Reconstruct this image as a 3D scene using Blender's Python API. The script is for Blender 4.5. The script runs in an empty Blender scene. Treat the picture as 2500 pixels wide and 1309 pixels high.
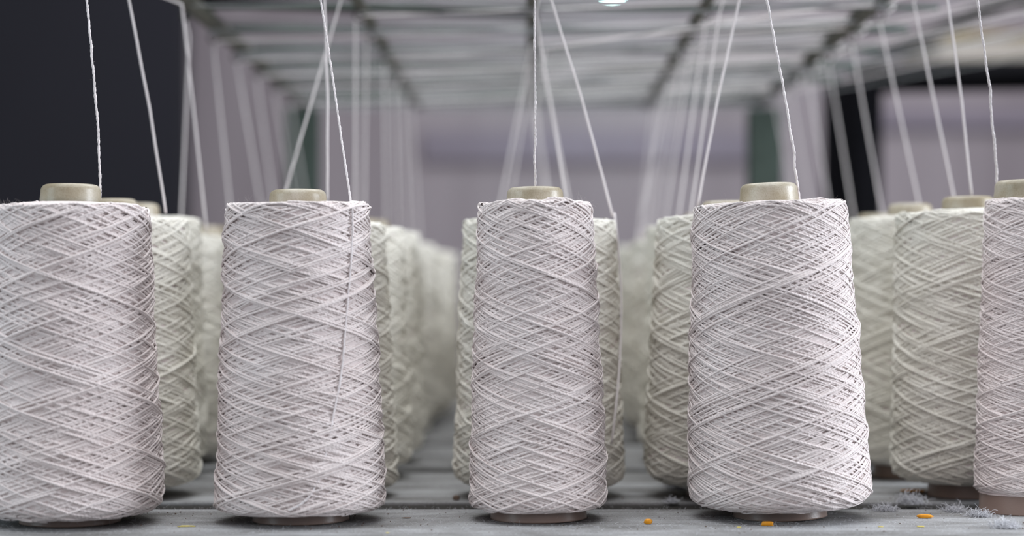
import bpy, math, random
import numpy as np
from mathutils import Vector
PI = math.pi
random.seed(7)
SC = bpy.context.scene
COL = SC.collection
F = 4500.0            # focal length in pixels of a 2500 px wide frame
CAMZ = 0.1077         # camera height above the shelf
HY = 727.0            # horizon row in the photograph
D1 = 0.90             # distance of the front row
PITCH = 0.104         # distance between rows
RAILZ = CAMZ + 950 / F * D1


def P(px, py, Y):
    return Vector(((px - 1250) / F * Y, Y, CAMZ - (py - HY) / F * Y))


# ------------------------------------------------------------------ naming
def tag(o, label=None, cat=None, group=None, kind=None):
    if label: o['label'] = label
    if cat: o['category'] = cat
    if group: o['group'] = group
    if kind: o['kind'] = kind
    return o


def empty(name, loc, label, cat, group=None):
    o = bpy.data.objects.new(name, None)
    o.empty_display_size = 0.02
    o.location = loc
    COL.objects.link(o)
    return tag(o, label, cat, group)


# ------------------------------------------------------------------ materials
def newmat(name):
    m = bpy.data.materials.new(name)
    m.use_nodes = True
    nt = m.node_tree
    b = nt.nodes['Principled BSDF']
    return m, nt, b


def N(nt, typ, **kw):
    n = nt.nodes.new(typ)
    for k, v in kw.items():
        setattr(n, k, v)
    return n


def ramp(nt, stops, interp='LINEAR'):
    r = N(nt, 'ShaderNodeValToRGB')
    r.color_ramp.interpolation = interp
    e = r.color_ramp.elements
    while len(e) < len(stops):
        e.new(0.5)
    for i, (p, c) in enumerate(stops):
        e[i].position = p
        e[i].color = (*c, 1) if len(c) == 3 else c
    return r


def plain(name, col, rough=0.6, metal=0.0, var=0.12, scale=60, spec=0.3, bump=0.15):
    m, nt, b = newmat(name)
    tc = N(nt, 'ShaderNodeTexCoord')
    no = N(nt, 'ShaderNodeTexNoise')
    no.inputs['Scale'].default_value = scale
    no.inputs['Detail'].default_value = 6
    nt.links.new(tc.outputs['Object'], no.inputs['Vector'])
    r = ramp(nt, [(0.3, tuple(c * (1 - var) for c in col)), (0.7, tuple(min(1, c * (1 + var)) for c in col))])
    nt.links.new(no.outputs['Fac'], r.inputs['Fac'])
    nt.links.new(r.outputs['Color'], b.inputs['Base Color'])
    b.inputs['Roughness'].default_value = rough
    b.inputs['Metallic'].default_value = metal
    b.inputs['Specular IOR Level'].default_value = spec
    if bump:
        bp = N(nt, 'ShaderNodeBump')
        bp.inputs['Strength'].default_value = bump
        bp.inputs['Distance'].default_value = 0.0005
        nt.links.new(no.outputs['Fac'], bp.inputs['Height'])
        nt.links.new(bp.outputs['Normal'], b.inputs['Normal'])
    return m


def yarn_material(name, col, col2, specks=True, ply=True):
    m, nt, b = newmat(name)
    L = nt.links.new
    tc = N(nt, 'ShaderNodeTexCoord')
    # slow colour drift over the package
    n1 = N(nt, 'ShaderNodeTexNoise')
    n1.inputs['Scale'].default_value = 35
    n1.inputs['Detail'].default_value = 3
    L(tc.outputs['Object'], n1.inputs['Vector'])
    r1 = ramp(nt, [(0.3, col), (0.75, col2)])
    L(n1.outputs['Fac'], r1.inputs['Fac'])
    # fibre streaks following the strand (uv: u = metres along, v = around)
    mp = N(nt, 'ShaderNodeMapping')
    mp.inputs['Scale'].default_value = (1100, 5, 1)
    L(tc.outputs['UV'], mp.inputs['Vector'])
    n2 = N(nt, 'ShaderNodeTexNoise')
    n2.inputs['Scale'].default_value = 1.0
    n2.inputs['Detail'].default_value = 3
    L(mp.outputs['Vector'], n2.inputs['Vector'])
    r2 = ramp(nt, [(0.3, (0.84, 0.81, 0.80)), (0.62, (1.0, 1.0, 1.0))])
    L(n2.outputs['Fac'], r2.inputs['Fac'])
    mx = N(nt, 'ShaderNodeMix', data_type='RGBA', blend_type='MULTIPLY')
    mx.inputs[0].default_value = 1.0
    L(r1.outputs['Color'], mx.inputs[6])
    L(r2.outputs['Color'], mx.inputs[7])
    out = mx.outputs[2]
    if specks:
        vo = N(nt, 'ShaderNodeTexVoronoi')
        vo.inputs['Scale'].default_value = 330
        L(tc.outputs['Object'], vo.inputs['Vector'])
        lt = N(nt, 'ShaderNodeMath', operation='LESS_THAN')
        lt.inputs[1].default_value = 0.055
        L(vo.outputs['Distance'], lt.inputs[0])
        sp = N(nt, 'ShaderNodeSeparateColor')
        L(vo.outputs['Color'], sp.inputs[0])
        gt = N(nt, 'ShaderNodeMath', operation='GREATER_THAN')
        gt.inputs[1].default_value = 0.35
        L(sp.outputs[0], gt.inputs[0])
        mu = N(nt, 'ShaderNodeMath', operation='MULTIPLY')
        L(lt.outputs[0], mu.inputs[0])
        L(gt.outputs[0], mu.inputs[1])
        m2 = N(nt, 'ShaderNodeMix', data_type='RGBA')
        L(mu.outputs[0], m2.inputs[0])
        L(out, m2.inputs[6])
        m2.inputs[7].default_value = (0.09, 0.055, 0.045, 1)
        out = m2.outputs[2]
    L(out, b.inputs['Base Color'])
    b.inputs['Roughness'].default_value = 0.85
    b.inputs['Specular IOR Level'].default_value = 0.2
    b.inputs['Sheen Weight'].default_value = 0.12
    b.inputs['Sheen Roughness'].default_value = 0.5
    if ply:
        # twist of the plies: diagonal waves on the strand
        sx = N(nt, 'ShaderNodeSeparateXYZ')
        L(tc.outputs['UV'], sx.inputs[0])
        a = N(nt, 'ShaderNodeMath', operation='MULTIPLY')
        a.inputs[1].default_value = 2 * PI / 0.0019
        L(sx.outputs[0], a.inputs[0])
        c = N(nt, 'ShaderNodeMath', operation='MULTIPLY')
        c.inputs[1].default_value = 4 * PI
        L(sx.outputs[1], c.inputs[0])
        d = N(nt, 'ShaderNodeMath', operation='ADD')
        L(a.outputs[0], d.inputs[0])
        L(c.outputs[0], d.inputs[1])
        s = N(nt, 'ShaderNodeMath', operation='SINE')
        L(d.outputs[0], s.inputs[0])
        e = N(nt, 'ShaderNodeMath', operation='MULTIPLY_ADD')
        e.inputs[1].default_value = 0.32
        L(s.outputs[0], e.inputs[0])
        L(n2.outputs['Fac'], e.inputs[2])
        bp = N(nt, 'ShaderNodeBump')
        bp.inputs['Strength'].default_value = 0.7
        bp.inputs['Distance'].default_value = 0.00022
        L(e.outputs[0], bp.inputs['Height'])
        L(bp.outputs['Normal'], b.inputs['Normal'])
    return m


M = {}
M['yarn'] = yarn_material('cotton_yarn', (0.77, 0.69, 0.67), (0.845, 0.78, 0.765))
M['yarn_cream'] = yarn_material('cream_cotton_yarn', (0.80, 0.775, 0.69), (0.87, 0.85, 0.78), specks=False)
M['thread'] = yarn_material('thread_yarn', (0.80, 0.75, 0.75), (0.86, 0.82, 0.82), specks=True, ply=False)
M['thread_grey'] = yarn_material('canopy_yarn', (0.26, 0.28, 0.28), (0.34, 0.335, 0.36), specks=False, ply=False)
M['core'] = plain('yarn_core', (0.72, 0.635, 0.62), 0.95, var=0.06, scale=200, spec=0.1)
M['frame'] = plain('olive_steel', (0.05, 0.05, 0.038), 0.55, 0.2)
M['green'] = plain('green_steel', (0.045, 0.062, 0.052), 0.5, 0.2)
M['black'] = plain('black_steel', (0.004, 0.004, 0.005), 0.9, spec=0.05)
M['dark_wall'] = plain('dark_wall', (0.011, 0.0105, 0.016), 0.8, scale=1.2, var=0.2, bump=0)
M['gap_shade'] = plain('gap_shade_dark', (0.03, 0.027, 0.024), 0.95)  # shade of the board gaps put into the colour; the bearers share it
M['orange'] = plain('orange_plastic', (0.80, 0.33, 0.02), 0.45, scale=300)
M['yellow'] = plain('yellow_plastic', (0.72, 0.60, 0.16), 0.5, scale=300)
M['lint'] = plain('lint', (0.66, 0.66, 0.69), 0.95, scale=400, spec=0.05)
M['brownbit'] = plain('brown_husk', (0.16, 0.11, 0.085), 0.8, scale=300)
M['beige'] = plain('beige_card', (0.34, 0.30, 0.26), 0.8, scale=10)
M['ochre'] = plain('ochre_card', (0.20, 0.15, 0.06), 0.8, scale=10)
M['white_metal'] = plain('white_enamel', (0.7, 0.7, 0.7), 0.4)


def tube_material():
    m, nt, b = newmat('kraft_tube')
    L = nt.links.new
    tc = N(nt, 'ShaderNodeTexCoord')
    no = N(nt, 'ShaderNodeTexNoise')
    no.inputs['Scale'].default_value = 70
    no.inputs['Detail'].default_value = 5
    L(tc.outputs['Object'], no.inputs['Vector'])
    r = ramp(nt, [(0.3, (0.28, 0.235, 0.155)), (0.5, (0.37, 0.325, 0.24)), (0.72, (0.49, 0.45, 0.375))])
    L(no.outputs['Fac'], r.inputs['Fac'])
    # speckle
    n2 = N(nt, 'ShaderNodeTexNoise')
    n2.inputs['Scale'].default_value = 1500
    n2.inputs['Detail'].default_value = 2
    L(tc.outputs['Object'], n2.inputs['Vector'])
    r2 = ramp(nt, [(0.3, (0.88, 0.86, 0.82)), (0.5, (1, 1, 1)), (0.72, (1.05, 1.05, 1.05))])
    L(n2.outputs['Fac'], r2.inputs['Fac'])
    mx = N(nt, 'ShaderNodeMix', data_type='RGBA', blend_type='MULTIPLY')
    mx.inputs[0].default_value = 1
    L(r.outputs['Color'], mx.inputs[6])
    L(r2.outputs['Color'], mx.inputs[7])
    # brown lower end, blending into the kraft colour above the foot
    sx = N(nt, 'ShaderNodeSeparateXYZ')
    L(tc.outputs['Object'], sx.inputs[0])
    lt = N(nt, 'ShaderNodeMapRange')
    lt.inputs['From Min'].default_value = 0.03
    lt.inputs['From Max'].default_value = 0.06
    L(sx.outputs[2], lt.inputs['Value'])
    m2 = N(nt, 'ShaderNodeMix', data_type='RGBA')
    L(lt.outputs[0], m2.inputs[0])
    m2.inputs[6].default_value = (0.30, 0.215, 0.18, 1)
    L(mx.outputs[2], m2.inputs[7])
    L(m2.outputs[2], b.inputs['Base Color'])
    b.inputs['Roughness'].default_value = 0.33
    b.inputs['Specular IOR Level'].default_value = 0.4
    bp = N(nt, 'ShaderNodeBump')
    bp.inputs['Strength'].default_value = 0.2
    bp.inputs['Distance'].default_value = 0.0003
    L(n2.outputs['Fac'], bp.inputs['Height'])
    L(bp.outputs['Normal'], b.inputs['Normal'])
    return m


M['tube'] = tube_material()


def board_material():
    m, nt, b = newmat('dusty_board')
    L = nt.links.new
    tc = N(nt, 'ShaderNodeTexCoord')
    mp = N(nt, 'ShaderNodeMapping')
    mp.inputs['Scale'].default_value = (1, 2.2, 1)
    L(tc.outputs['Object'], mp.inputs['Vector'])
    n1 = N(nt, 'ShaderNodeTexNoise')
    n1.inputs['Scale'].default_value = 14
    n1.inputs['Detail'].default_value = 8
    n1.inputs['Roughness'].default_value = 0.65
    L(mp.outputs['Vector'], n1.inputs['Vector'])
    r1 = ramp(nt, [(0.33, (0.15, 0.145, 0.14)), (0.5, (0.27, 0.268, 0.268)), (0.68, (0.42, 0.425, 0.435))])
    L(n1.outputs['Fac'], r1.inputs['Fac'])
    n2 = N(nt, 'ShaderNodeTexNoise')
    n2.inputs['Scale'].default_value = 900
    n2.inputs['Detail'].default_value = 4
    L(tc.outputs['Object'], n2.inputs['Vector'])
    r2 = ramp(nt, [(0.3, (0.74, 0.72, 0.72)), (0.5, (1, 1, 1)), (0.75, (1.12, 1.12, 1.12))])
    L(n2.outputs['Fac'], r2.inputs['Fac'])
    mx = N(nt, 'ShaderNodeMix', data_type='RGBA', blend_type='MULTIPLY')
    mx.inputs[0].default_value = 1
    L(r1.outputs['Color'], mx.inputs[6])
    L(r2.outputs['Color'], mx.inputs[7])
    # scattered dark seed specks
    vo = N(nt, 'ShaderNodeTexVoronoi')
    vo.inputs['Scale'].default_value = 230
    L(tc.outputs['Object'], vo.inputs['Vector'])
    n3 = N(nt, 'ShaderNodeTexNoise')
    n3.inputs['Scale'].default_value = 40
    L(tc.outputs['Object'], n3.inputs['Vector'])
    mr = N(nt, 'ShaderNodeMapRange')
    mr.inputs['From Min'].default_value = 0.45
    mr.inputs['From Max'].default_value = 0.75
    mr.inputs['To Min'].default_value = 0.0
    mr.inputs['To Max'].default_value = 0.16
    L(n3.outputs['Fac'], mr.inputs['Value'])
    lt = N(nt, 'ShaderNodeMath', operation='LESS_THAN')
    L(vo.outputs['Distance'], lt.inputs[0])
    L(mr.outputs[0], lt.inputs[1])
    m2 = N(nt, 'ShaderNodeMix', data_type='RGBA')
    L(lt.outputs[0], m2.inputs[0])
    L(mx.outputs[2], m2.inputs[6])
    m2.inputs[7].default_value = (0.13, 0.11, 0.10, 1)
    L(m2.outputs[2], b.inputs['Base Color'])
    b.inputs['Roughness'].default_value = 0.8
    b.inputs['Specular IOR Level'].default_value = 0.25
    ad = N(nt, 'ShaderNodeMath', operation='MULTIPLY_ADD')
    ad.inputs[1].default_value = 0.6
    L(n2.outputs['Fac'], ad.inputs[0])
    L(n1.outputs['Fac'], ad.inputs[2])
    bp = N(nt, 'ShaderNodeBump')
    bp.inputs['Strength'].default_value = 0.6
    bp.inputs['Distance'].default_value = 0.0012
    L(ad.outputs[0], bp.inputs['Height'])
    L(bp.outputs['Normal'], b.inputs['Normal'])
    return m


M['board'] = board_material()


def wall_material():
    m, nt, b = newmat('mauve_wall')
    L = nt.links.new
    tc = N(nt, 'ShaderNodeTexCoord')
    mp = N(nt, 'ShaderNodeMapping')
    mp.inputs['Scale'].default_value = (2.2, 1, 0.25)
    L(tc.outputs['Object'], mp.inputs['Vector'])
    n1 = N(nt, 'ShaderNodeTexNoise')
    n1.inputs['Scale'].default_value = 2.4
    n1.inputs['Detail'].default_value = 2
    L(mp.outputs['Vector'], n1.inputs['Vector'])
    r1 = ramp(nt, [(0.3, (0.31, 0.265, 0.285)), (0.7, (0.45, 0.395, 0.42))])
    L(n1.outputs['Fac'], r1.inputs['Fac'])
    L(r1.outputs['Color'], b.inputs['Base Color'])
    b.inputs['Roughness'].default_value = 0.9
    return m


M['wall'] = wall_material()


# ------------------------------------------------------------------ mesh building
class Mesh:
    def __init__(s):
        s.v = []; s.q = []; s.uv = []; s.n = 0

    def grid(s, pts, closed_v=True, uv=None, mask=None):
        """pts (R, S, 3): R rings of S points."""
        R, S = pts.shape[:2]
        s.v.append(pts.reshape(-1, 3))
        i = np.arange(R - 1)[:, None]
        cols = S if closed_v else S - 1
        j = np.arange(cols)[None, :]
        j2 = (j + 1) % S
        q = np.stack([i * S + j, i * S + j2, (i + 1) * S + j2, (i + 1) * S + j], -1)
        if uv is None:
            uu = np.zeros(R)
        else:
            uu = uv
        u0 = np.broadcast_to(uu[:-1, None], (R - 1, cols)); u1 = np.broadcast_to(uu[1:, None], (R - 1, cols))
        v0 = np.broadcast_to(j / S, (R - 1, cols)); v1 = np.broadcast_to((j + 1) / S, (R - 1, cols))
        uvq = np.stack([np.stack([u0, v0], -1), np.stack([u0, v1], -1), np.stack([u1, v1], -1), np.stack([u1, v0], -1)], 2)
        if mask is not None:
            q = q[mask]; uvq = uvq[mask]
        s.q.append(q.reshape(-1, 4) + s.n)
        s.uv.append(uvq.reshape(-1, 2))
        s.n += R * S

    def quads(s, verts, quads):
        s.v.append(np.array(verts, float).reshape(-1, 3))
        s.q.append(np.array(quads, int).reshape(-1, 4) + s.n)
        s.uv.append(np.zeros((len(quads) * 4, 2)))
        s.n += len(verts)

    def tube(s, pts, rad, sides=6, caps=True):
        pts = np.asarray(pts, float)
        n = len(pts)
        rad = np.full(n, rad) if np.isscalar(rad) else np.asarray(rad, float)
        t = np.gradient(pts, axis=0)
        t /= np.linalg.norm(t, axis=1)[:, None] + 1e-12
        m = np.abs(t).mean(0)
        ref = np.eye(3)[int(np.argmin(m))]
        a = np.cross(t, ref); a /= np.linalg.norm(a, axis=1)[:, None] + 1e-12
        b = np.cross(t, a)
        if caps:
            pts = np.vstack([pts[:1], pts, pts[-1:]]); rad = np.concatenate([[1e-6], rad, [1e-6]])
            a = np.vstack([a[:1], a, a[-1:]]); b = np.vstack([b[:1], b, b[-1:]])
        ang = np.arange(sides) / sides * 2 * PI
        ring = pts[:, None] + rad[:, None, None] * (a[:, None] * np.cos(ang)[None, :, None] + b[:, None] * np.sin(ang)[None, :, None])
        L = np.concatenate([[0], np.cumsum(np.linalg.norm(np.diff(pts, axis=0), axis=1))])
        s.grid(ring, True, L)

    def box(s, c, h, bev=0.0):
        """centre, half sizes; bevelled edges"""
        c = np.array(c, float); h = np.array(h, float)
        b = min(bev, h.min() * 0.9)
        if b <= 0:
            v = [c + h * np.array(k) for k in [(-1, -1, -1), (1, -1, -1), (1, 1, -1), (-1, 1, -1), (-1, -1, 1), (1, -1, 1), (1, 1, 1), (-1, 1, 1)]]
            s.quads(v, [(0, 3, 2, 1), (4, 5, 6, 7), (0, 1, 5, 4), (1, 2, 6, 5), (2, 3, 7, 6), (3, 0, 4, 7)])
            return
        prof = []
        for (dx, dy) in [(-1, -1), (1, -1), (1, 1), (-1, 1)]:
            prof.append((dx, dy))
        rings = []
        for (ins, z) in [(-1, -h[2]), (b, -h[2]), (b * .3, -h[2] + b * .3), (0, -h[2] + b), (0, h[2] - b), (b * .3, h[2] - b * .3), (b, h[2]), (-1, h[2])]:
            rg = []
            for (dx, dy) in prof:
                X = dx * (h[0] - ins); Y = dy * (h[1] - ins)
                if ins < 0:
                    X = dx * max(h[0] - h[1], 1e-5); Y = dy * max(h[1] - h[0], 1e-5)
                # cut the corner
                k = b * .7 if ins >= 0 else 0
                if dx * dy > 0:
                    rg += [(X, Y + (-dy) * k), (X - dx * k, Y)]
                else:
                    rg += [(X - dx * k, Y), (X, Y + (-dy) * k)]
            # order for corners going counter-clockwise
            rings.append([(c[0] + p[0], c[1] + p[1], c[2] + z) for p in rg])
        s.grid(np.array(rings), True)

    def lathe(s, prof, seg=64, wob=None):
        """prof [(r, z)]"""
        p = np.array(prof, float)
        a = np.arange(seg) / seg * 2 * PI
        r = p[:, 0][:, None] * np.ones(seg)
        if wob is not None:
            r = r + wob(p[:, 0][:, None], p[:, 1][:, None], a[None])
        pts = np.stack([r * np.cos(a), r * np.sin(a), p[:, 1][:, None] * np.ones(seg)], -1)
        s.grid(pts, True)

    def build(s, name, mat, parent=None, smooth=True, data_only=False):
        v = np.vstack(s.v); q = np.vstack(s.q); uv = np.vstack(s.uv)
        me = bpy.data.meshes.new(name)
        me.vertices.add(len(v)); me.vertices.foreach_set('co', v.astype(np.float32).ravel())
        me.loops.add(len(q) * 4); me.loops.foreach_set('vertex_index', q.astype(np.int32).ravel())
        me.polygons.add(len(q))
        me.polygons.foreach_set('loop_start', (np.arange(len(q)) * 4).astype(np.int32))
        me.polygons.foreach_set('loop_total', np.full(len(q), 4, np.int32))
        me.polygons.foreach_set('use_smooth', np.full(len(q), bool(smooth)))
        ul = me.uv_layers.new(name='UVMap')
        ul.data.foreach_set('uv', uv.astype(np.float32).ravel())
        me.update(calc_edges=True)
        me.materials.append(mat)
        if data_only:
            return me
        o = bpy.data.objects.new(name, me)
        COL.objects.link(o)
        if parent is not None:
            o.parent = parent
        return o


# ------------------------------------------------------------------ the wound yarn
def smooth1(a, k):
    if k <= 1:
        return a
    ker = np.hanning(k + 2)[1:-1]; ker /= ker.sum()
    p = np.pad(a, k // 2, mode='edge')
    return np.convolve(p, ker, 'valid')[:len(a)]


def wind_yarn(rt, rb, zt, zb, tt, tb, seed, d=0.00110, passes=210, turns=1.9, sides=6, step=0.0021,
              chamfer=0.0, fuzz=0, press=0.22, dome=0.0):
    """Real winding: strands are laid one after another over the height field left
    by the earlier ones.  rt, rb: outer radii of the package; tt, tb: tube radii."""
    rng = np.random.default_rng(seed)
    # profile from tube at the bottom, over the bottom face, up the side, over the top face
    H = zt - zb
    c = chamfer
    slope = (rt - rb) / H
    rnd = 0.0035
    pts = [(tb + 0.0005, zb)]
    if c > 0:
        pts += [(tb + (rb - tb) * 0.45, zb + c * 0.08), (rb - c * 0.9, zb + c * 0.35), (rb - c * 0.25, zb + c * 0.8), (rb + slope * c * 1.5, zb + c * 1.6)]
    else:
        pts += [(rb - rnd, zb + 0.0004), (rb - rnd * .3, zb + rnd * .3), (rb, zb + rnd)]
    pts += [(rb + slope * H * .25, zb + H * .25), (rb + slope * H * .5, zb + H * .5), (rb + slope * H * .75, zb + H * .75)]
    rn2 = 0.0030
    zc = zt - dome
    pts += [(rt, zc - rn2), (rt - rn2 * .25, zc - rn2 * .3), (rt - rn2, zc), (tt + (rt - tt) * .4, zt - dome * .25), (tt + 0.0005, zt)]
    p = np.array(pts)
    seglen = np.linalg.norm(np.diff(p, axis=0), axis=1)
    S = np.concatenate([[0], np.cumsum(seglen)])
    ds = 0.0005
    ns = int(S[-1] / ds) + 1
    sg = np.linspace(0, S[-1], ns)
    pr = np.interp(sg, S, p[:, 0]); pz = np.interp(sg, S, p[:, 1])
    pr = smooth1(pr, 5); pz = smooth1(pz, 5)
    tr = np.gradient(pr); tz = np.gradient(pz)
    ln = np.hypot(tr, tz)
    nr = tz / ln; nz = -tr / ln
    nr = smooth1(nr, 5); nz = smooth1(nz, 5)
    s_lo = S[1] if c > 0 else S[1]          # lower shoulder
    s_hi = S[-3]
    NT = 540
    h = np.zeros((NT, ns))
    # soft lumps of the package
    th = np.arange(NT) / NT * 2 * PI
    for k in range(5):
        a, b2, ph = rng.integers(1, 4), rng.uniform(30, 110), rng.uniform(0, 6.3, 2)
        h += 0.00022 * np.sin(a * th[:, None] + ph[0]) * np.sin(b2 * sg[None, :] + ph[1])
    phase = rng.uniform(0, 2 * PI)
    strands = []
    direction = 1
    frac = 0.333; left = 0
    rmid = (rt + rb) / 2
    T = turns
    for j in range(passes):
        if left <= 0:
            q = rng.choice([2, 3, 4, 5, 7])
            frac = rng.integers(1, q) / q + rng.choice([-1, 1]) * (d * rng.uniform(1.0, 2.6) / 0.3) / (2 * PI * rmid) / 1.0 / max(1, q - 1)
            left = rng.integers(6, 26)
            phase += rng.uniform(0, 2 * PI)
        left -= 1
        if j < passes * 0.5:
            frac = rng.random()
        T = (math.floor(2 * turns) + frac) / 2 + rng.normal(0, 0.0016)
        early = j < passes * 0.55
        if early:
            lo = rng.uniform(S[0] + 0.001, s_lo + 0.001) if rng.random() < .6 else s_lo + rng.uniform(-.001, .003)
            hi = rng.uniform(s_hi - 0.001, S[-1] - 0.001) if rng.random() < .6 else s_hi - rng.uniform(-.001, .003)
        else:
            lo = s_lo + abs(rng.normal(0, 0.0022)) - 0.0005
            hi = s_hi - abs(rng.normal(0, 0.0022)) + 0.0005
            if c > 0:
                lo = s_lo + rng.uniform(-0.004, 0.010) * (c / 0.007)
        n = int(T * 2 * PI * rmid / step)
        u = np.linspace(0, 1, n)
        w = 0.055
        f = np.where(u < w, u * u / (2 * w), np.where(u > 1 - w, (1 - w) - (1 - u) ** 2 / (2 * w) , u - w / 2))
        f = f / (1 - w)
        if direction < 0:
            f = 1 - f
        bow = 1 + 0.10 * rng.normal()
        s = lo + (hi - lo) * (f + 0.004 * bow * np.sin(2 * PI * (u * 2 + rng.random())))
        # small sideways wander of the strand
        s = s + 0.00016 * np.interp(u * n, np.arange(0, n + 9, 9), rng.normal(0, 1, len(np.arange(0, n + 9, 9))))
        s = np.clip(s, 0.0006, S[-1] - 0.0006)
        tha = phase + T * 2 * PI * u
        phase = tha[-1]
        si = np.clip((s / ds).round().astype(int), 1, ns - 2)
        ti = (tha / (2 * PI) * NT).round().astype(int) % NT
        hh = np.maximum(np.maximum(h[ti, si - 1], h[ti, si]), h[ti, si + 1])
        hm = (h[ti, si - 1] + h[ti, si] + h[ti, si + 1]) / 3
        hh = 0.45 * hh + 0.55 * hm
        # stiffness: bridge small dips
        dil = np.maximum(np.maximum(np.roll(hh, 1), np.roll(hh, -1)), hh)
        cen = smooth1(0.65 * hh + 0.35 * dil, 5) + press * d
        # update: dense samples along the path
        uu = np.linspace(0, n - 1, n * 2)
        sd = np.interp(uu, np.arange(n), s); cd = np.interp(uu, np.arange(n), cen); td = np.interp(uu, np.arange(n), tha)
        tdi = (td / (2 * PI) * NT).round().astype(int) % NT
        sdi = np.clip((sd / ds).round().astype(int), 2, ns - 3)
        rr = d / 2
        for o in (-1, 0, 1):
            dd = np.abs((sdi + o) * ds - sd)
            top = cd + np.sqrt(np.maximum(rr * rr - dd * dd, 0)) * 0.62
            ok = dd < rr
            np.maximum.at(h, (tdi[ok], sdi[ok] + o), top[ok])
        strands.append((s, tha, cen))
        direction *= -1
    side = (sg > s_lo + 0.01) & (sg < s_hi - 0.01)
    hm = np.percentile(h[:, side], 72)
    # height profile at the shoulders may run away: flatten by a smooth offset per s
    prof_mean = smooth1(h.mean(0), 31)
    off = np.where(prof_mean > hm, prof_mean, 0.6 * hm + 0.4 * prof_mean)
    off = off + 0.0006 * (sg > s_hi - 0.002)
    m = Mesh()
    L0 = 0.0
    ang = np.arange(sides) / sides * 2 * PI
    for (s, tha, cen) in strands:
        si = np.clip((s / ds).round().astype(int), 1, ns - 2)
        ti = (tha / (2 * PI) * NT).round().astype(int) % NT
        vis = h[ti, si] < cen + 1.55 * d
        vis = vis | np.roll(vis, 1) | np.roll(vis, -1)
        if vis.sum() < 3:
            continue
        o = np.interp(s, sg, off)
        r0 = np.interp(s, sg, pr); z0 = np.interp(s, sg, pz)
        n_r = np.interp(s, sg, nr); n_z = np.interp(s, sg, nz)
        hgt = cen - o
        r = r0 + n_r * hgt; z = z0 + n_z * hgt
        ct, st = np.cos(tha), np.sin(tha)
        pt = np.stack([r * ct, r * st, z], -1)
        nor = np.stack([n_r * ct, n_r * st, n_z], -1)
        tg = np.gradient(pt, axis=0); tg /= np.linalg.norm(tg, axis=1)[:, None]
        bi = np.cross(tg, nor); bi /= np.linalg.norm(bi, axis=1)[:, None]
        no2 = np.cross(bi, tg)
        thick = 1 + 0.15 * np.interp(np.arange(len(s)), np.arange(0, len(s) + 5, 5), rng.normal(0, 1, len(np.arange(0, len(s) + 5, 5))))
        ra = d / 2 * np.clip(thick, .75, 1.3)
        ring = pt[:, None] + ra[:, None, None] * (bi[:, None] * np.cos(ang)[None, :, None] * 1.05 + no2[:, None] * np.sin(ang)[None, :, None] * 0.9)
        LL = np.concatenate([[0], np.cumsum(np.linalg.norm(np.diff(pt, axis=0), axis=1))]) + L0
        L0 = LL[-1]
        mask = (vis[:-1] & vis[1:])[:, None] & np.ones(sides, bool)[None]
        m.grid(ring, True, LL, mask)
    if fuzz:
        for k in range(fuzz):
            s0 = rng.uniform(s_lo, s_hi) if rng.random() < .85 else rng.uniform(s_hi - .004, s_hi + .003)
            t0 = rng.uniform(0, 2 * PI)
            if math.sin(t0) > 0.35:      # the back of the cone
                t0 = -t0
            L = rng.uniform(0.0012, 0.0042)
            r0 = np.interp(s0, sg, pr); z0 = np.interp(s0, sg, pz)
            n_r = np.interp(s0, sg, nr); n_z = np.interp(s0, sg, nz)
            p0 = np.array([r0 * math.cos(t0), r0 * math.sin(t0), z0])
            nn = np.array([n_r * math.cos(t0), n_r * math.sin(t0), n_z])
            rv = rng.normal(0, 1, 3); rv /= np.linalg.norm(rv)
            rv2 = rng.normal(0, 1, 3); rv2 /= np.linalg.norm(rv2)
            q = np.linspace(0, 1, 5)[:, None]
            ptsf = p0 - nn * 0.0003 + L * (q * (nn * .45 + rv * .6) + q * q * rv2 * .6)
            m.tube(ptsf, np.linspace(0.000024, 0.000012, 5), 3, caps=False)
    info = dict(pr=pr, pz=pz, nr=nr, nz=nz)
    return m, [(max(a - b * 0.0009, 0.001), z - bb * 0.0009) for a, z, b, bb in zip(pr[::6], pz[::6], nr[::6], nz[::6])]


def tube_mesh(tt, tb, ht, lip=0.0, notch=None, seed=0):
    """hollow cardboard cone with a rolled nose"""
    m = Mesh()
    w = 0.0016
    prof = [(tb - w, 0.0), (tb, 0.0), (tb - 0.0001, 0.0006)]
    def r_at(z):
        return tb + (tt - tb) * (z / ht)
    for k in range(1, 14):
        z = 0.0006 + (ht - 0.008) * k / 13
        prof.append((r_at(z) - (lip if k > 11 else 0), z))
    prof.append((tt + 0.0001, ht - 0.0050))
    rn = 0.0032
    for k in range(0, 9):
        a = k / 8 * PI / 2
        prof.append((tt - rn + rn * math.cos(a), ht - rn + rn * math.sin(a)))
    prof.append((tt - rn - 0.0012, ht - 0.0001))
    for k in range(1, 5):
        a = k / 4 * PI / 2
        prof.append((tt - rn - 0.0012 - 0.0014 * math.sin(a), ht - 0.0015 + 0.0014 * math.cos(a)))
    for k in range(12, -1, -1):
        z = (ht - 0.009) * k / 12
        prof.append((r_at(z) - w - 0.0032 * (k / 12), z))
    prof.append((tb - w, 0.0))
    m.lathe(prof, 72)
    return m


def finish_cone(loc, tilt, parts_yarn, parts_tube, label, group, parts_core=None):
    t = empty('yarn_cone', loc, label, 'yarn cone', group)
    t.rotation_euler = tilt
    return t


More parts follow.
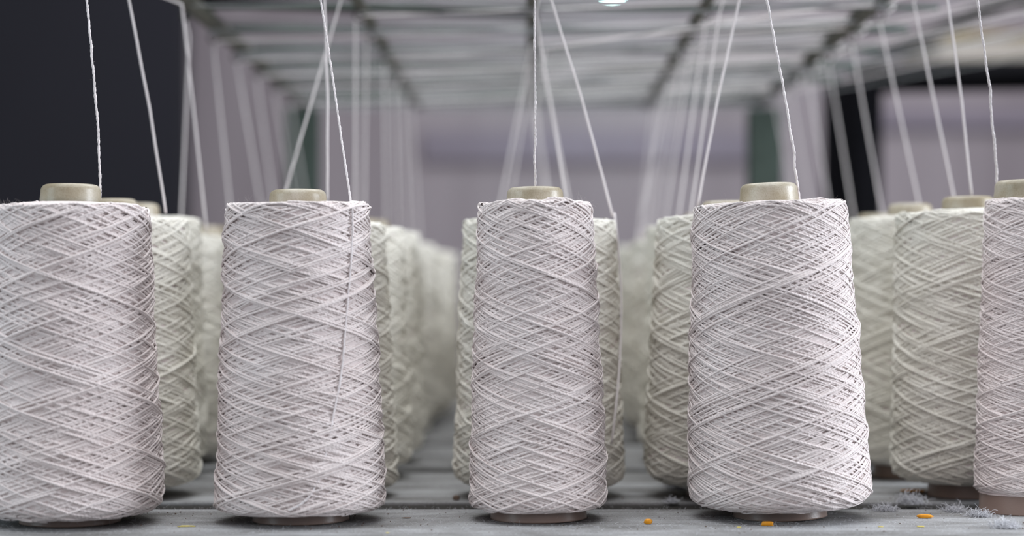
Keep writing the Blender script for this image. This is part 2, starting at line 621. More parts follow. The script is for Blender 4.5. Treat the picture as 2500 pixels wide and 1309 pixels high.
def make_cone(loc, tilt, tt, tb, ht, rt, rb, zt, zb, label, group, mat, seed, **kw):
    t = empty('yarn_cone', loc, label, 'yarn cone', group)
    t.rotation_euler = tilt
    lip = kw.pop('lip', 0.0)
    tm = tube_mesh(tt, tb, ht, lip=lip)
    if kw.pop('notch', None) is not None:
        pass
    tm.build('cardboard_tube', M['tube'], t)
    m, core = wind_yarn(rt, rb, zt, zb, tt, tb, seed, **kw)
    y = m.build('wound_yarn', mat, t)
    cm = Mesh(); cm.lathe(core, 96)
    # the packed inside of the package, seen only through gaps between strands
    cm.build('yarn_core', M['core'], y)
    return t


# ------------------------------------------------------------------ front row
FG = 'front row of yarn cones'
front = []
#            px_top px_base  D     tt     tb     ht     rt     rb     zt     zb    chamfer
FRONT = [
    dict(xt=173, xb=172, D=.885, tt=.0141, tb=.0240, ht=.1617, rt=.0366, rb=.0443, zt=.1541, zb=.0040, c=.0062, d=.00112, turns=1.75, seed=11, p=330,
         label='widest white yarn cone, cut off by the left edge of the photo'),
    dict(xt=727, xb=735, D=.892, tt=.0137, tb=.0234, ht=.1596, rt=.0343, rb=.0412, zt=.1530, zb=.0058, c=.0030, d=.00100, turns=2.05, seed=22, p=340,
         label='white yarn cone with a loose strand hanging down its front, thin rolled nose'),
    dict(xt=1306, xb=1315, D=.90, tt=.0137, tb=.0236, ht=.1613, rt=.0274, rb=.0336, zt=.1540, zb=.0062, c=.0022, d=.00102, turns=2.35, seed=33, p=300,
         label='slim white yarn cone in the middle of the front row, brown tube base showing'),
    dict(xt=1876, xb=1905, D=.907, tt=.0140, tb=.0230, ht=.1637, rt=.0371, rb=.0452, zt=.1553, zb=.0050, c=.0066, d=.00088, turns=1.75, seed=44, p=440,
         label='big finely wound white yarn cone right of the slim one, tapered underside'),
    dict(xt=2499, xb=2512, D=.93, tt=.0143, tb=.0247, ht=.1667, rt=.0186, rb=.0264, zt=.1577, zb=.0103, c=0.0, d=.00100, turns=3.2, seed=55, p=210,
         label='nearly used up white yarn cone cut by the right edge, tall brown tube base'),
]
for i, k in enumerate(FRONT):
    D = k['D']
    xb = (k['xb'] - 1250) / F * D; xt = (k['xt'] - 1250) / F * D
    ta = math.atan2(xt - xb, k['ht'])
    t = make_cone((xb, D, 0.0003), (0, ta, random.uniform(-3, 3)), k['tt'], k['tb'], k['ht'], k['rt'], k['rb'], k['zt'], k['zb'],
                  k['label'], FG, M['yarn'], k['seed'], d=k['d'], turns=k['turns'], passes=k['p'], chamfer=k['c'], dome=(.0030, .0008, .0002, .0016, .001)[i], press=(.28, .28, .28, .34, .28)[i], fuzz=1100,
                  lip=0.0006 if i == 1 else 0.0)
    t.rotation_mode = 'XYZ'
    rz = t.rotation_euler.z
    # tilt in the plane of the picture regardless of the spin
    from mathutils import Euler, Matrix
    t.rotation_euler = (Matrix.Rotation(ta, 3, 'Y') @ Matrix.Rotation(rz, 3, 'Z')).to_euler('XYZ')
    front.append(t)

# ------------------------------------------------------------------ second row and the rows behind
def row_s(n):
    return D1 / (D1 + PITCH * (n - 1))

R2 = [
    dict(k=-2, xt=272, xb=284, rt=.0406, rb=.0452, ht=.1610, zt=.1520, zb=.0055, seed=61, turns=1.8, c=.006,
         label='cream yarn cone just behind the widest one at the left edge'),
    dict(k=-1, xt=800, xb=802, rt=.0312, rb=.0372, ht=.1590, zt=.1500, zb=.0055, seed=62, turns=2.2, c=.003,
         label='cream yarn cone half hidden behind the cone with the loose strand'),
    dict(k=0, xt=1318, xb=1316, rt=.0410, rb=.0465, ht=.1580, zt=.1520, zb=.0055, seed=63, turns=1.7, c=.006,
         label='wide cream yarn cone showing on both sides of the slim middle cone'),
    dict(k=1, xt=1774, xb=1782, rt=.0376, rb=.0470, ht=.1600, zt=.1535, zb=.0070, seed=64, turns=1.8, c=.008,
         label='shaded cream yarn cone peeping out left of the big finely wound cone'),
    dict(k=2, xt=2363, xb=2372, rt=.0384, rb=.0430, ht=.1625, zt=.1560, zb=.0085, seed=65, turns=1.7, c=.006,
         label='blurred cream yarn cone with its nose showing, left of the used up cone'),
]
masters = []
SG = 'second row of yarn cones'
for k in R2:
    D = D1 + PITCH
    xb = (k['xb'] - 1250) / F * D; xt = (k['xt'] - 1250) / F * D
    ta = math.atan2(xt - xb, k['ht'])
    rz = random.uniform(-3, 3)
    t = make_cone((xb, D, 0.0003), (0, 0, 0), .0139, .0236, k['ht'], k['rt'], k['rb'], k['zt'], k['zb'], k['label'], SG,
                  M['yarn_cream'], k['seed'], d=.00125, turns=k['turns'], passes=250, dome=.0026, chamfer=k['c'], sides=5, step=.0026)
    t.rotation_euler = (Matrix.Rotation(ta, 3, 'Y') @ Matrix.Rotation(rz, 3, 'Z')).to_euler('XYZ')
    masters.append(t)


def copy_cone(src, loc, rz, sc, label, group):
    r = src.copy(); COL.objects.link(r)
    r.location = loc; r.rotation_euler = (0, 0, rz); r.scale = sc
    r['label'] = label; r['group'] = group
    for ch in src.children:
        c = ch.copy(); COL.objects.link(c); c.parent = r
        for g in ch.children:
            e = g.copy(); COL.objects.link(e); e.parent = c
    return r


VPX = 1300
COLN = {-2: 'leftmost column', -1: 'column behind the loose-strand cone', 0: 'middle column',
        1: 'column behind the finely wound cone', 2: 'rightmost column'}
ORD = {3: 'third', 4: 'fourth', 5: 'fifth', 6: 'sixth', 7: 'seventh', 8: 'eighth', 9: 'ninth'}
XOVR = {(-2, 3): 333, (-2, 4): 402, (-2, 5): 500, (2, 3): 2222, (2, 4): 2146, (-1, 3): 822}
cones = {}
for i, t in enumerate(masters):
    cones[(i - 2, 2)] = t
for i, t in enumerate(front):
    cones[(i - 2, 1)] = t
rs = random.Random(5)
for n in range(3, 10):
    s = row_s(n)
    D = D1 / s
    for k in range(-2, 3):
        px = XOVR.get((k, n), VPX + 570 * k * s + rs.uniform(-5, 5))
        x = (px - 1250) / F * D
        src = masters[(k + n * 2 + 5) % 5]
        w = rs.uniform(.88, 1.0)
        if (k, n) == (2, 3): src, w = masters[4], .93
        if (k, n) == (-2, 4): src, w = masters[2], .97
        lab = 'blurred cream cone, %s from the front, %s' % (ORD[n], COLN[k])
        cones[(k, n)] = copy_cone(src, (x, D, 0.0003), rs.uniform(0, 6.28), (w, w, rs.uniform(.985, 1.01)), lab, 'blurred yarn cones in the rows behind')

# ------------------------------------------------------------------ shelf of boards
shelf = empty('creel_shelf', (0, 0, 0), 'dusty grey shelf of wide boards that carries all the yarn cones', 'shelf')
edges = [(0.60, 0.938), (0.970, 1.136), (1.166, 1.345), (1.371, 1.555), (1.58, 1.765), (1.79, 1.93)]
for (a, b) in edges:
    m = Mesh(); m.box(((0.0), (a + b) / 2, -0.009), (0.62, (b - a) / 2, 0.009), 0.0008)
    m.build('board', M['board'], shelf, smooth=False)
for (a, b) in zip(edges[:-1], edges[1:]):
    m = Mesh(); m.box((0, (a[1] + b[0]) / 2, -0.0085), (0.62, (b[0] - a[1]) / 2, 0.0068), 0)
    m.build('gap_shade_strip', M['gap_shade'], shelf, smooth=False)  # dark strip stands in for the shade inside each gap
for x in (-.55, -.18, .19, .55):
    m = Mesh(); m.box((x, 1.265, -0.0285), (0.02, 0.665, 0.0104), 0.002)
    m.build('bearer', M['gap_shade'], shelf, smooth=False)
for x in (-.57, .57):
    for y in (.64, 1.89):
        m = Mesh(); m.box((x, y, -0.3945), (0.018, 0.018, 0.3555), 0.002)
        m.build('leg', M['frame'], shelf, smooth=False)

# ------------------------------------------------------------------ creel frame overhead
frame = empty('thread_creel', (0, 1.3, RAILZ), 'dark olive steel creel canopy of rails, bars and guide hooks above the cones', 'machine frame')
def fr(name, m, mat, lab=None, smooth=True):
    o = m.build(name, mat, frame, smooth)
    o.matrix_parent_inverse = Matrix.Translation((0, -1.3, -RAILZ))
    if lab: o['label'] = lab
    return o
VX = (VPX - 1250) / F            # slope of the rails' vanishing direction
def rail_x(k, Y):
    return (k * 570 * D1) / F + VX * Y
for k in range(-2, 3):
    m = Mesh()
    th = .0062 if k in (-2, 2) else .0040
    p0 = (rail_x(k, .5), .5, RAILZ + th); p1 = (rail_x(k, 1.86), 1.86, RAILZ + th)
    m.tube(np.linspace(p0, p1, 20), th, 10)
    fr('rail', m, M['frame'])
    for n in range(1, 10):
        Y = D1 + PITCH * (n - 1)
        m = Mesh()
        a = np.linspace(0.3, 2 * PI + 0.1, 14)
        x = rail_x(k, Y)
        ring = np.stack([x + .0032 * np.sin(a), np.full(14, Y), RAILZ - .0045 + .0032 * np.cos(a)], -1)
        m.tube(ring, .0008, 5)
        fr('guide_hook', m, M['frame'])
for (py, th) in ((50, .0018), (101, .0030), (147, .0026), (186, .0042), (216, .0036), (245, .0048), (266, .0050)):
    s = (HY - py) / 950; Y = D1 / s
    m = Mesh(); m.tube(np.linspace((rail_x(-2, Y), Y, RAILZ + .009), (rail_x(2, Y) + (.0 if py > 230 else .05), Y, RAILZ + .009), 12), th, 8)
    fr('cross_bar', m, M['green'])
for k in (-2, 2):
    m = Mesh(); Y = 1.845
    m.box((rail_x(k, Y) + (0.004 if k == 2 else -.002), Y, (RAILZ - 0.0) / 2 - .001), (.0165, .014, RAILZ / 2), .0015)
    fr('post', m, M['green'], smooth=False)
for k in (-3.6, 3.6):
    m = Mesh(); Y = .55
    m.box((rail_x(k, Y), Y, (RAILZ + .015 - .75) / 2), (.0085, .0085, (RAILZ + .015 + .75) / 2), .0015)
    fr('post', m, M['green'], smooth=False)
m = Mesh(); m.tube(np.linspace((rail_x(-3.65, .55), .55, RAILZ + .011), (rail_x(3.65, .55), .55, RAILZ + .011), 12), .005, 8)
fr('cross_bar', m, M['green'])

# dark strip added in place of the dark gap between the canopy threads
Ys = 1.315
a0 = P(470, 8, Ys); a1 = P(1290, 38, Ys)
m = Mesh()
m.grid(np.array([[(a.x, Ys + (.03 if a is a1 else -.02) - .02 + dy, RAILZ + .016 + dz) for dy, dz in ((0, 0), (.036, 0), (.036, .003), (0, .003))] for a in (a0, a1)]), True)
tag(m.build('gap_dark_strip', M['black'], smooth=False), 'dark strip added for a gap in the canopy, upper left of the centre rail', 'strip')

# ------------------------------------------------------------------ running threads
def thread_obj(name, pts, label, group, rad=.00062, ply=False, cat='thread', sides=6, wob=.0, n=None, seed=0):
    """a strand through the given points; ply=True twists two plies"""
    rg = np.random.default_rng(seed)
    pts = np.array([tuple(p) for p in pts], float)
    L = np.concatenate([[0], np.cumsum(np.linalg.norm(np.diff(pts, axis=0), axis=1))])
    n = n or max(16, int(L[-1] / .004))
    if ply: n = int(L[-1] / .00033)
    u = np.linspace(0, L[-1], n)
    c = np.stack([np.interp(u, L, pts[:, i]) for i in range(3)], -1)
    if wob:
        for i in range(3):
            kn = np.arange(0, L[-1] + .01, .006)
            w = rg.normal(0, wob, len(kn))
            c[:, i] += smooth1(np.interp(u, kn, w), max(3, int(.004 / (L[-1] / n)) | 1))
    m = Mesh()
    if ply:
        t = np.gradient(c, axis=0); t /= np.linalg.norm(t, axis=1)[:, None]
        a = np.cross(t, (0, 1, 0)); a /= np.linalg.norm(a, axis=1)[:, None]
        b = np.cross(t, a)
        ph = u / .0055 * 2 * PI + 1.6 * smooth1(np.interp(u, np.arange(0, L[-1] + .02, .012), rg.normal(0, 1, len(np.arange(0, L[-1] + .02, .012)))), 31)
        for k in (0, 1):
            off = rad * .25
            cc = c + off * (a * np.cos(ph + k * PI)[:, None] + b * np.sin(ph + k * PI)[:, None])
            th = rad * .72 * (1 + .16 * smooth1(rg.normal(0, 1, n), 9) * 2)
            m.tube(cc, th, 6)
        for q in range(int(L[-1] / .004)):
            i = rg.integers(2, n - 2)
            rv = rg.normal(0, 1, 3); rv2 = rg.normal(0, 1, 3)
            qq = np.linspace(0, 1, 4)[:, None]
            m.tube(c[i] + .0009 * (qq * rv * .8 + qq * qq * rv2 * .5), .000014, 3, caps=False)
    else:
        m.tube(c, rad, sides)
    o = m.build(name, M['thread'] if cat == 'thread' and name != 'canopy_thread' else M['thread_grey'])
    tag(o, label, cat, group)
    return o


def eyelet(k, n):
    Y = D1 + PITCH * (n - 1)
    return Vector((rail_x(k, Y), Y, RAILZ - .0072))


def surf_point(k, n, dx, dy=0.0, z=None):
    c = cones[(k, n)]
    return Vector((c.location.x + dx, c.location.y + dy, z))


TG = 'threads rising from the cones'
OUT_Z = .055
def lead_out(k, n, extra=0.0):
    """after the guide the thread runs right, across the canopy, and off towards the machine"""
    e = eyelet(k, n)
    Yr = e.y
    p1 = Vector((rail_x(2, Yr) + .01, Yr - .004 * (2 - k) + extra, RAILZ + .001 + .002 * (2 - k)))
    p2 = Vector((p1.x + .55, Yr - .22, RAILZ + .10))
    return [e, p1, p2] if (n < 4 or (n * 3 + k) % 4 == 0) else [e, p1]

# front row, explicit
fr1 = [
    (-2, P(246, 500, .895), P(212, 0, .900), 'crisp white twisted thread rising beside the nose of the widest cone'),
    (0, P(1306, 470, .916), P(1305, 0, .905), 'crisp white twisted thread rising straight up behind the slim middle cone'),
    (1, P(1953, 497, .905), P(1872, 0, .903), 'crisp white twisted thread rising right of the nose of the finely wound cone'),
    (2, P(2437, 470, .945), P(2386, 0, .915), 'crisp white twisted thread rising behind the used up cone at the right edge'),
]
for i, (k, a, b, lab) in enumerate(fr1):
    e = eyelet(k, 1)
    up = b + (b - a) * 0.42
    mid = a.lerp(b, .5) + Vector((.0012 if k != 0 else .0002, 0, 0))
    thread_obj('yarn_thread', [a, a.lerp(b, .25) + Vector((.0009 if k != 0 else 0, 0, 0)), mid, a.lerp(b, .75) + Vector((.0008 if k != 0 else 0, 0, 0)), b, up], lab, TG, rad=.00068, ply=True, wob=.00022, seed=i)
    thread_obj('yarn_thread', [up] + lead_out(k, 1)[1:], 'white thread leading off from the first guide of %s' % COLN[k] if False else 'white thread running off above the frame', 'threads running off above the frame') if False else None

# loose strand of the second cone: drapes down the front of the package and runs up to its guide
k2 = FRONT[1]
def on_c2(px, py):
    D = k2['D']
    cx = (730 - 1250) / F * D
    Y = D - .035
    for _ in range(8):
        q = P(px, py, Y)
        R = k2['rb'] + (k2['rt'] - k2['rb']) * (q.z / k2['zt'])
        dx = q.x - cx
        Y = D - math.sqrt(max(R * R - dx * dx, 1e-6)) - .0008
    return P(px, py, Y)
way = [(705, 1247), (735, 1231), (762, 1203), (785, 1150), (800, 1085), (813, 1020), (826, 955), (836, 880), (843, 800), (848, 740), (853, 680), (858, 620), (860, 560), (860, 505)]
pts = [on_c2(*w) for w in way]
top = P(856, 488, .880)
pts += [top, P(843, 400, .885), P(824, 270, .892), P(803, 130, .898), P(783, 0, .900), P(760, -150, .900)]
# smooth the polyline a little (Catmull-Rom)
def catmull(p, m=6):
    out = []
    q = [p[0]] + p + [p[-1]]
    for i in range(1, len(q) - 2):
        for j in range(m):
            t = j / m
            out.append(0.5 * ((2 * q[i]) + (q[i + 1] - q[i - 1]) * t + (2 * q[i - 1] - 5 * q[i] + 4 * q[i + 1] - q[i + 2]) * t * t + (-q[i - 1] + 3 * q[i] - 3 * q[i + 1] + q[i + 2]) * t ** 3))
    out.append(q[-2])
    return out
thread_obj('yarn_thread', catmull(pts), 'white twisted thread draped down the front of the second cone and up out of view', TG, rad=.00062, ply=True, wob=.00008, seed=9)

# second row, explicit
R2T = [
    (-2, 405, 508, 315, 0, 'soft white thread slanting up left in front of the dark wall'),
    (-1, 799, 490, 792, -10, 'soft white thread rising upright behind the second front cone'),
    (0, 1497, 518, 1343, -10, 'soft white thread slanting up left from behind the slim middle cone'),
    (1, 1703, 490, 1806, -5, 'soft pinkish thread slanting up right from behind the finely wound cone'),
    (2, 2372, 463, 2313, 0, 'soft cream thread ending at the blurred nose left of the used up cone'),
]
for i, (k, xa, ya, xb, yb, lab) in enumerate(R2T):
    Y = D1 + PITCH
    ya += {-2: 12, -1: 10, 0: 10, 1: 14, 2: 12}[k]
    a = P(xa, ya, Y + (0.0 if k != 2 else .012)); b = P(xb, yb, Y)
    up = b + (b - a) * .28
    pts = [a, a.lerp(b, .5) + Vector((.001 * (1 if xb < xa else -1), 0, 0)), b, up]
    thread_obj('yarn_thread', pts, lab, TG, rad=.0006, wob=.0001, seed=20 + i, sides=8)
# strand hanging down the right flank of the wide cream cone
pts = [P(1493, 1085, .975), P(1503, 1000, .977), P(1512, 900, .985), P(1516, 800, .992), P(1516, 700, .998), P(1509, 600, 1.0), P(1500, 520, 1.004)]
thread_obj('yarn_thread', catmull(pts), 'loose cream strand hanging down the right side of the wide cream cone', TG, rad=.0006, seed=31)

# rows behind: thread from each cone's top to its guide and on across the canopy
EX = {(-1, 3): ((668, 500), None), (2, 3): ((2347, 470), None), (2, 4): ((2262, 490), None), (-2, 3): ((505, 520), (444, 10)), (-2, 4): ((440, 520), (462, 90)),
      (0, 4): ((1408, 500), (1318, 120)), (0, 3): None, (1, 3): ((1680, 490), None), (1, 4): ((1650, 500), None), (1, 5): ((1616, 510), None), (1, 6): ((1588, 520), None), (1, 7): ((1552, 530), None), (0, 5): ((1203, 520), None), (0, 6): ((1228, 530), None), (-1, 4): ((868, 500), (868, 40)), (-1, 5): ((888, 500), (895, 90))}
for n in range(3, 10):
    s = row_s(n); Y = D1 / s
    for k in range(-2, 3):
        c = cones[(k, n)]
        e = eyelet(k, n)
        dx = {-2: .022, -1: .004, 0: .020, 1: -.017, 2: .022}[k] + rs.uniform(-.004, .004)
        a = Vector((c.location.x + dx, c.location.y - .002, .1475))
        b = e
        ex = EX.get((k, n))
        if ex:
            a = P(ex[0][0], ex[0][1], Y); a.z = .1470
            if ex[1]: b = P(ex[1][0], ex[1][1], Y)
        lab = 'blurred thread rising from the %s cone, %s' % (ORD[n], COLN[k])
        pts = [a, a.lerp(b, .5), b]
        if (k, n) in ((-2, 3), (-2, 4)):
            pts += [e]
        elif b is e or (b - e).length < .02:
            pts += lead_out(k, n)[1:]
        else:
            pts += [e + Vector((0.004, 0, .002))] + lead_out(k, n)[1:]
        thread_obj('yarn_thread', pts, lab, TG, rad=.0006, n=60, sides=5, seed=n * 10 + k)

# threads crossing the canopy from side to side
rc = random.Random(3)
CG = 'threads crossing the canopy'
for n in range(2, 11):
    clump = rc.uniform(-.012, .012)
    Y0 = D1 + PITCH * (n - 1)
    for j in range(6):
        Y = Y0 + clump + rc.uniform(-.009, .009)
        k0 = rc.choice([-2, -2, -2, -2, -1, -1, 0])
        if n < 4 and j > 4: continue
        xa = rail_x(k0, Y)
        za = RAILZ + rc.uniform(-.006, .008)
        zb = RAILZ + rc.uniform(-.004, .010)
        x2 = rail_x(2, Y)
        p = [Vector((xa, Y, za)), Vector(((xa + x2) / 2, Y - .006, (za + zb) / 2 - rc.uniform(0, .004))), Vector((x2, Y - .02, zb)), Vector((x2 + .5, Y - .20, zb + rc.uniform(.06, .12)))][:4 if rc.random() < .2 else 3]
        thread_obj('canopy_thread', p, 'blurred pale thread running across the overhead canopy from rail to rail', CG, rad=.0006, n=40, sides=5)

# ------------------------------------------------------------------ bits on the shelf
def lump(center, size, seed, mat, name, label, cat, group=None, rz=0, elong=(1, 1, 1), squash=1):
    rg = np.random.default_rng(seed)
    m = Mesh()
    R, S = 9, 12
    ph = np.linspace(0.001, PI - .001, R)[:, None]; th = np.linspace(0, 2 * PI, S, endpoint=False)[None]
    r = 1 + .14 * np.sin(3 * th + rg.uniform(0, 6)) * np.sin(ph) + .12 * np.cos(2 * th + 3 * ph + rg.uniform(0, 6)) + rg.normal(0, .05, (R, S)) * np.sin(ph)
    sq = lambda v, e: np.sign(v) * np.abs(v) ** e
    x = sq(np.sin(ph), squash) * sq(np.cos(th), squash) * r * elong[0]
    y = sq(np.sin(ph), squash) * sq(np.sin(th), squash) * r * elong[1]
    z = sq(np.cos(ph), squash) * elong[2] * np.ones_like(th)
    pts = np.stack([x, y, z], -1) * size
    m.grid(pts, True)
    o = m.build(name, mat)
    o.location = center; o.rotation_euler = (0, 0, rz)
    tag(o, label, cat, group)
    return o

def ground(px, py):
    Y = CAMZ * F / (py - HY)
    return Vector(((px - 1250) / F * Y, Y, 0))
def bit(px, py, w_px, hfrac, seed, mat, name, label, cat, group, rz=0, el=(1, .55, .5), squash=.6):
    g = ground(px, py)
    size = w_px / 2 / F * g.y
    g.z = size * el[2] * .96
    return lump(g, size, seed, mat, name, label, cat, group, rz, el, squash)
OG = 'orange plastic crumbs on the shelf'
bit(1873, 1284, 28, 0, 1, M['orange'], 'plastic_crumb', 'orange pellet in front of the big finely wound cone', 'crumb', OG, .05, (1, .5, .40), .45)
bit(2256, 1266, 36, 0, 2, M['orange'], 'plastic_crumb', 'orange pointed crumb between the finely wound and the used up cone', 'crumb', OG, -.2, (1, .4, .30), .8)
bit(1583, 1280, 19, 0, 3, M['orange'], 'plastic_crumb', 'round orange crumb right of the slim middle cone', 'crumb', OG, .3, (1, .8, .70), .7)
bit(2232, 1202, 60, 0, 4, M['orange'], 'plastic_crumb', 'long blurred orange sliver beneath the blurred cone at right', 'crumb', OG, -.1, (1, .4, .12), .8)
YG = 'yellow flakes on the shelf'
bit(2248, 1287, 18, 0, 5, M['yellow'], 'yellow_flake', 'pale yellow flake just in front of the pointed orange crumb', 'flake', YG, 0, (1, .7, .15))
bit(2150, 1287, 12, 0, 6, M['yellow'], 'yellow_flake', 'pale yellow flake left of the pointed orange crumb', 'flake', YG, 0, (1, .7, .15))
bit(1804, 1289, 10, 0, 7, M['yellow'], 'yellow_flake', 'small yellow flake left of the orange pellet', 'flake', YG, 0, (1, .7, .3))
bit(455, 1286, 40, 0, 8, M['yellow'], 'yellow_flake', 'faint ochre flake between the first and second front cones', 'flake', YG, 0, (1, .5, .06))
bit(946, 1302, 9, 0, 18, M['yellow'], 'yellow_flake', 'small yellow flake right of the second front cone at the bottom edge', 'flake', YG, 0, (1, .7, .2))
bit(993, 1266, 20, 0, 9, M['brownbit'], 'brown_husk', 'flat brown husk between the second and the slim middle cone', 'husk', None, .1, (1, .5, .14))
bit(1114, 1222, 16, 0, 10, M['brownbit'], 'brown_husk', 'round dark husk left of the slim middle cone foot', 'husk', None, 0, (1, .9, .8))

# lint: fluffy tufts of cotton
def tuft(px, py, w_px, seed, label, cnt=260, flat=.5):
    g = ground(px, py)
    rg = np.random.default_rng(seed)
    R = w_px / 2 / F * g.y
    m = Mesh()
    for i in range(cnt):
        p = rg.normal(0, .42, 3) * np.array([R, R * .8, R * flat])
        p[2] = abs(p[2])
        d1 = rg.normal(0, 1, 3); d2 = rg.normal(0, 1, 3)
        q = np.linspace(0, 1, 6)[:, None]
        c = p + R * .55 * (q * d1 * .55 + q * q * d2 * .5 - q ** 3 * d1 * .4)
        c[:, 2] = np.abs(c[:, 2]) + .0001
        m.tube(c, .00011, 3, caps=False)
    o = m.build('lint_tuft', M['lint']); o.location = g
    tag(o, label, 'lint', 'lint tufts on the shelf')
tuft(2222, 1232, 70, 1, 'fluffy white lint tuft behind the pointed orange crumb', 420, .6)
tuft(2160, 1248, 60, 2, 'low lint tuft right of the finely wound cone', 300, .35)
tuft(2390, 1262, 60, 3, 'low lint tuft at the foot of the used up cone', 300, .35)
tuft(2455, 1290, 70, 4, 'lint tuft in front of the used up cone at the right edge', 420, .35)
tuft(1640, 1228, 40, 5, 'small lint tuft on the board edge left of the finely wound cone', 200, .4)
tuft(1650, 1195, 60, 6, 'blurred lint tuft beneath the shaded cream cone', 260, .5)
tuft(2330, 1250, 60, 7, 'low lint tuft beneath the blurred nose cone', 240, .35)

# fine lint lying everywhere: uncountable
rg = np.random.default_rng(77)
m = Mesh()
for i in range(5200):
    y = rg.uniform(.835, .948) if rg.random() < .75 else rg.uniform(.97, 1.14)
    x = rg.uniform(-.30, .30)
    L = rg.uniform(.0006, .0022)
    d1 = rg.normal(0, 1, 3); d1[2] = abs(d1[2]) * .5; d1 /= np.linalg.norm(d1)
    d2 = rg.normal(0, 1, 3)
    q = np.linspace(0, 1, 4)[:, None]
    c = np.array([x, y, .0001]) + L * (q * d1 + q * q * d2 * .4)
    c[:, 2] = np.abs(c[:, 2]) * .7
    m.tube(c, .00005, 3, caps=False)
tag(m.build('loose_lint', M['lint']), 'fine white lint fibres strewn over the shelf boards', 'lint', kind='stuff')
m = Mesh()
for i in range(300):
    y = rg.uniform(.84, .948) if rg.random() < .8 else rg.uniform(.97, 1.14)
    x = rg.uniform(-.30, .30)
    r = rg.uniform(.0001, .00032)
    a = rg.uniform(0, PI)
    q = np.linspace(-1, 1, 4)[:, None]
    c = np.array([x, y, r * .8]) + q * r * 1.5 * np.array([math.cos(a), math.sin(a), 0])
    m.tube(c, r * np.array([.5, 1, 1, .5]), 5)
tag(m.build('seed_specks', M['brownbit']), 'tiny dark seed specks scattered in the shelf dust', 'debris', kind='stuff')

# ------------------------------------------------------------------ surroundings
def struct(name, m, mat):
    o = m.build(name, mat, smooth=False); o['kind'] = 'structure'; return o
YW = 4.6
m = Mesh(); m.box((0.9, YW + .05, .9), (2.1 + .0, .05, 1.75)); struct('wall_back', m, M['wall'])
xl = (440 - 1250) / F * 3.4
m = Mesh(); m.box((xl - 1.5, 3.45, .9), (1.5, .05, 1.75)); struct('wall_left', m, M['dark_wall'])
m = Mesh(); m.box((0, 2.2, -.80), (4.5, 3.2, .05)); struct('floor', m, plain('concrete_floor', (.16, .155, .15), .8, scale=4))
# darker lintel bands on the back wall
def band(x0, x1, y0, y1, name, mat):
    a = P(x0, y0, YW - .02); b = P(x1, y1, YW - .02)
    m = Mesh(); m.box(((a.x + b.x) / 2, YW - .012, (a.z + b.z) / 2), (abs(b.x - a.x) / 2, .012, abs(a.z - b.z) / 2))
    return struct(name, m, mat)
M['band'] = plain('grey_lintel', (.31, .27, .32), .8, scale=3, bump=0)
band(1030, 1905, 322, 392, 'trim_1', M['band'])
band(2120, 2700, 268, 312, 'trim_2', M['band'])

# neighbouring black machine frame
bf = empty('machine_frame', (P(2082, 0, 2.05).x, 2.05, -.75), 'black steel frame of the next machine, post behind the right cones', 'machine frame')
def bfp(name, a, b, hw):
    a = np.array(a); b = np.array(b)
    m = Mesh(); m.tube(np.linspace(a, b, 4), hw, 4)
    o = m.build(name, M['black'], bf, smooth=False)
    o.matrix_parent_inverse = Matrix.Translation(-Vector(bf.location))
YB = 2.05
pt = P(2082, 205, YB)
bfp('post', (pt.x, YB, -.75), (pt.x, YB, pt.z + .004), .033)
b0 = P(2076, 192, YB); b1 = P(2560, 184, YB)
bfp('beam', b0, b1, .017)
b0 = P(2120, 150, YB); b1 = P(2470, -5, YB - .4)
bfp('brace', b0, b1, .009)
p2 = P(2600, 190, YB)
bfp('post', (p2.x, YB, -.75), (p2.x, YB, p2.z), .0135)
bfp('beam', b1 , P(2600, -5, YB-.4), .009)
bfp('beam', P(2545, 190, YB), P(2600, -5, YB-.4), .009)

# beige box on the machine at the upper right
YC = 2.3
a = P(2290, 150, YC); b = P(2560, 95, YC)
bx = Mesh(); bx.box(((a.x + b.x) / 2, YC + .1, (a.z + b.z) / 2), ((b.x - a.x) / 2, .1, (b.z - a.z) / 2), .003)
bo = bx.build('carton', M['beige'], smooth=False); tag(bo, 'blurred beige carton with an ochre edge at the upper right', 'box')
lid = Mesh(); lid.box(((a.x + b.x) / 2, YC + .1, b.z + .004), ((b.x - a.x) / 2 + .002, .102, .005), .001)
lo = lid.build('lid', M['ochre'], bo, smooth=False); lo['label'] = 'ochre lid edge'
sh = Mesh(); c = P(2440, 165, YC)
sh.box((c.x + .06, YC + .1, a.z - .006), (.14, .12, .006), .001)
so = sh.build('wall_shelf', M['frame'], smooth=False); tag(so, 'dark ledge carrying the beige carton at the upper right', 'ledge')
for xx in (.18,):
    q = Mesh(); q.box((c.x + xx, YC + .1, (a.z - .012 - .75) / 2), (.008, .008, (a.z - .012 + .75) / 2), .001)
    q.build('leg', M['black'], so, smooth=False)

# pendant lamp far back, top edge
def em(name, col, st):
    m, nt, b = newmat(name)
    b.inputs['Base Color'].default_value = (.8, .8, .8, 1)
    b.inputs['Emission Color'].default_value = (*col, 1)
    b.inputs['Emission Strength'].default_value = st
    return m
lp = P(1495, -39, 4.2)
lamp = empty('pendant_lamp', lp, 'round lit lamp glowing cyan white at the top edge of the photo', 'lamp')
m = Mesh(); m.lathe([(.0001, -.022), (.012, -.020), (.020, -.012), (.023, 0), (.016, .012), (.006, .02), (.0001, .021)], 24)
m.build('bulb', em('bulb_glow', (.55, 1.0, .95), 60), lamp)
m = Mesh(); m.lathe([(.005, .05), (.009, .05), (.02, .035), (.040, .008), (.039, .007), (.018, .033), (.005, .045)], 32)
m.build('lamp_shade', M['white_metal'], lamp)
m = Mesh(); m.tube(np.linspace((0, 0, .045), (0, 0, 1.9), 6), .0015, 6)
m.build('cord', M['black'], lamp)

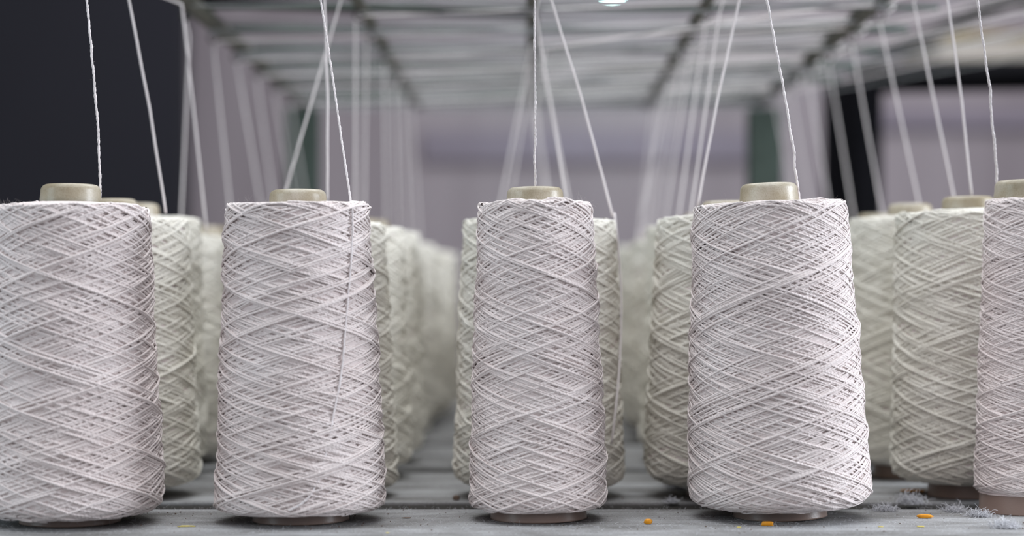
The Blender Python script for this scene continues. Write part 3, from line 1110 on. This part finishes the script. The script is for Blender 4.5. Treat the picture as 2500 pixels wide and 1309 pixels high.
# ------------------------------------------------------------------ light
w = bpy.data.worlds.new('world'); SC.world = w; w.use_nodes = True
bg = w.node_tree.nodes['Background']
bg.inputs['Color'].default_value = (.80, .86, 1.0, 1)
bg.inputs['Strength'].default_value = .25


def area(name, loc, target, size, power, col, sy=None):
    l = bpy.data.lights.new(name, 'AREA'); l.energy = power; l.color = col
    l.shape = 'RECTANGLE'; l.size = size; l.size_y = sy or size
    o = bpy.data.objects.new(name, l); COL.objects.link(o)
    o.location = loc
    o.rotation_euler = (Vector(target) - Vector(loc)).to_track_quat('-Z', 'Y').to_euler()
    return o


area('ceiling_strip_light', (-.1, .65, 1.75), (0, 1.1, 0), 2.0, 31, (.94, .97, 1.0), 1.4)
area('rear_fill_light', (.1, 2.0, 1.7), (0, 1.6, 0), 1.6, 24, (.97, .99, 1.0), 1.0)  # unseen fill added to brighten the rear cones
area('front_fill_light', (.15, -1.6, 1.15), (0, 1.0, .05), 1.6, 9, (1.0, .90, .90), 1.0)  # unseen fill from the camera side, added for the front row
area('right_rim_light', (1.9, .85, .55), (0, 1.0, .08), .8, 44, (.86, .92, 1.0), 1.0)  # unseen rim light added to brighten the right edges of the cones
area('left_window_light', (-2.0, .2, .6), (0, .9, .08), .9, 12, (.74, .92, 1.0), 1.0)
area('back_wall_fill_light', (.7, 2.9, 1.9), (.4, 4.6, .3), 1.2, 15, (1.0, .96, 1.0), .8)  # unseen fill added to light the back wall

# ------------------------------------------------------------------ camera
cam = bpy.data.cameras.new('camera'); co = bpy.data.objects.new('camera', cam); COL.objects.link(co)
co.location = (0, 0, CAMZ); co.rotation_euler = (PI / 2, 0, 0)
cam.sensor_width = 36; cam.sensor_fit = 'HORIZONTAL'
cam.lens = F / 2500 * 36
cam.shift_y = (HY - 654.5) / 2500
cam.clip_start = .01; cam.clip_end = 50
cam.dof.use_dof = True; cam.dof.focus_distance = .896; cam.dof.aperture_fstop = 4.0
SC.camera = co
SC.view_settings.view_transform = 'Standard'
SC.view_settings.look = 'None'
SC.view_settings.exposure = 0.07
SC.view_settings.gamma = 1.0
SC.view_settings.use_curve_mapping = False
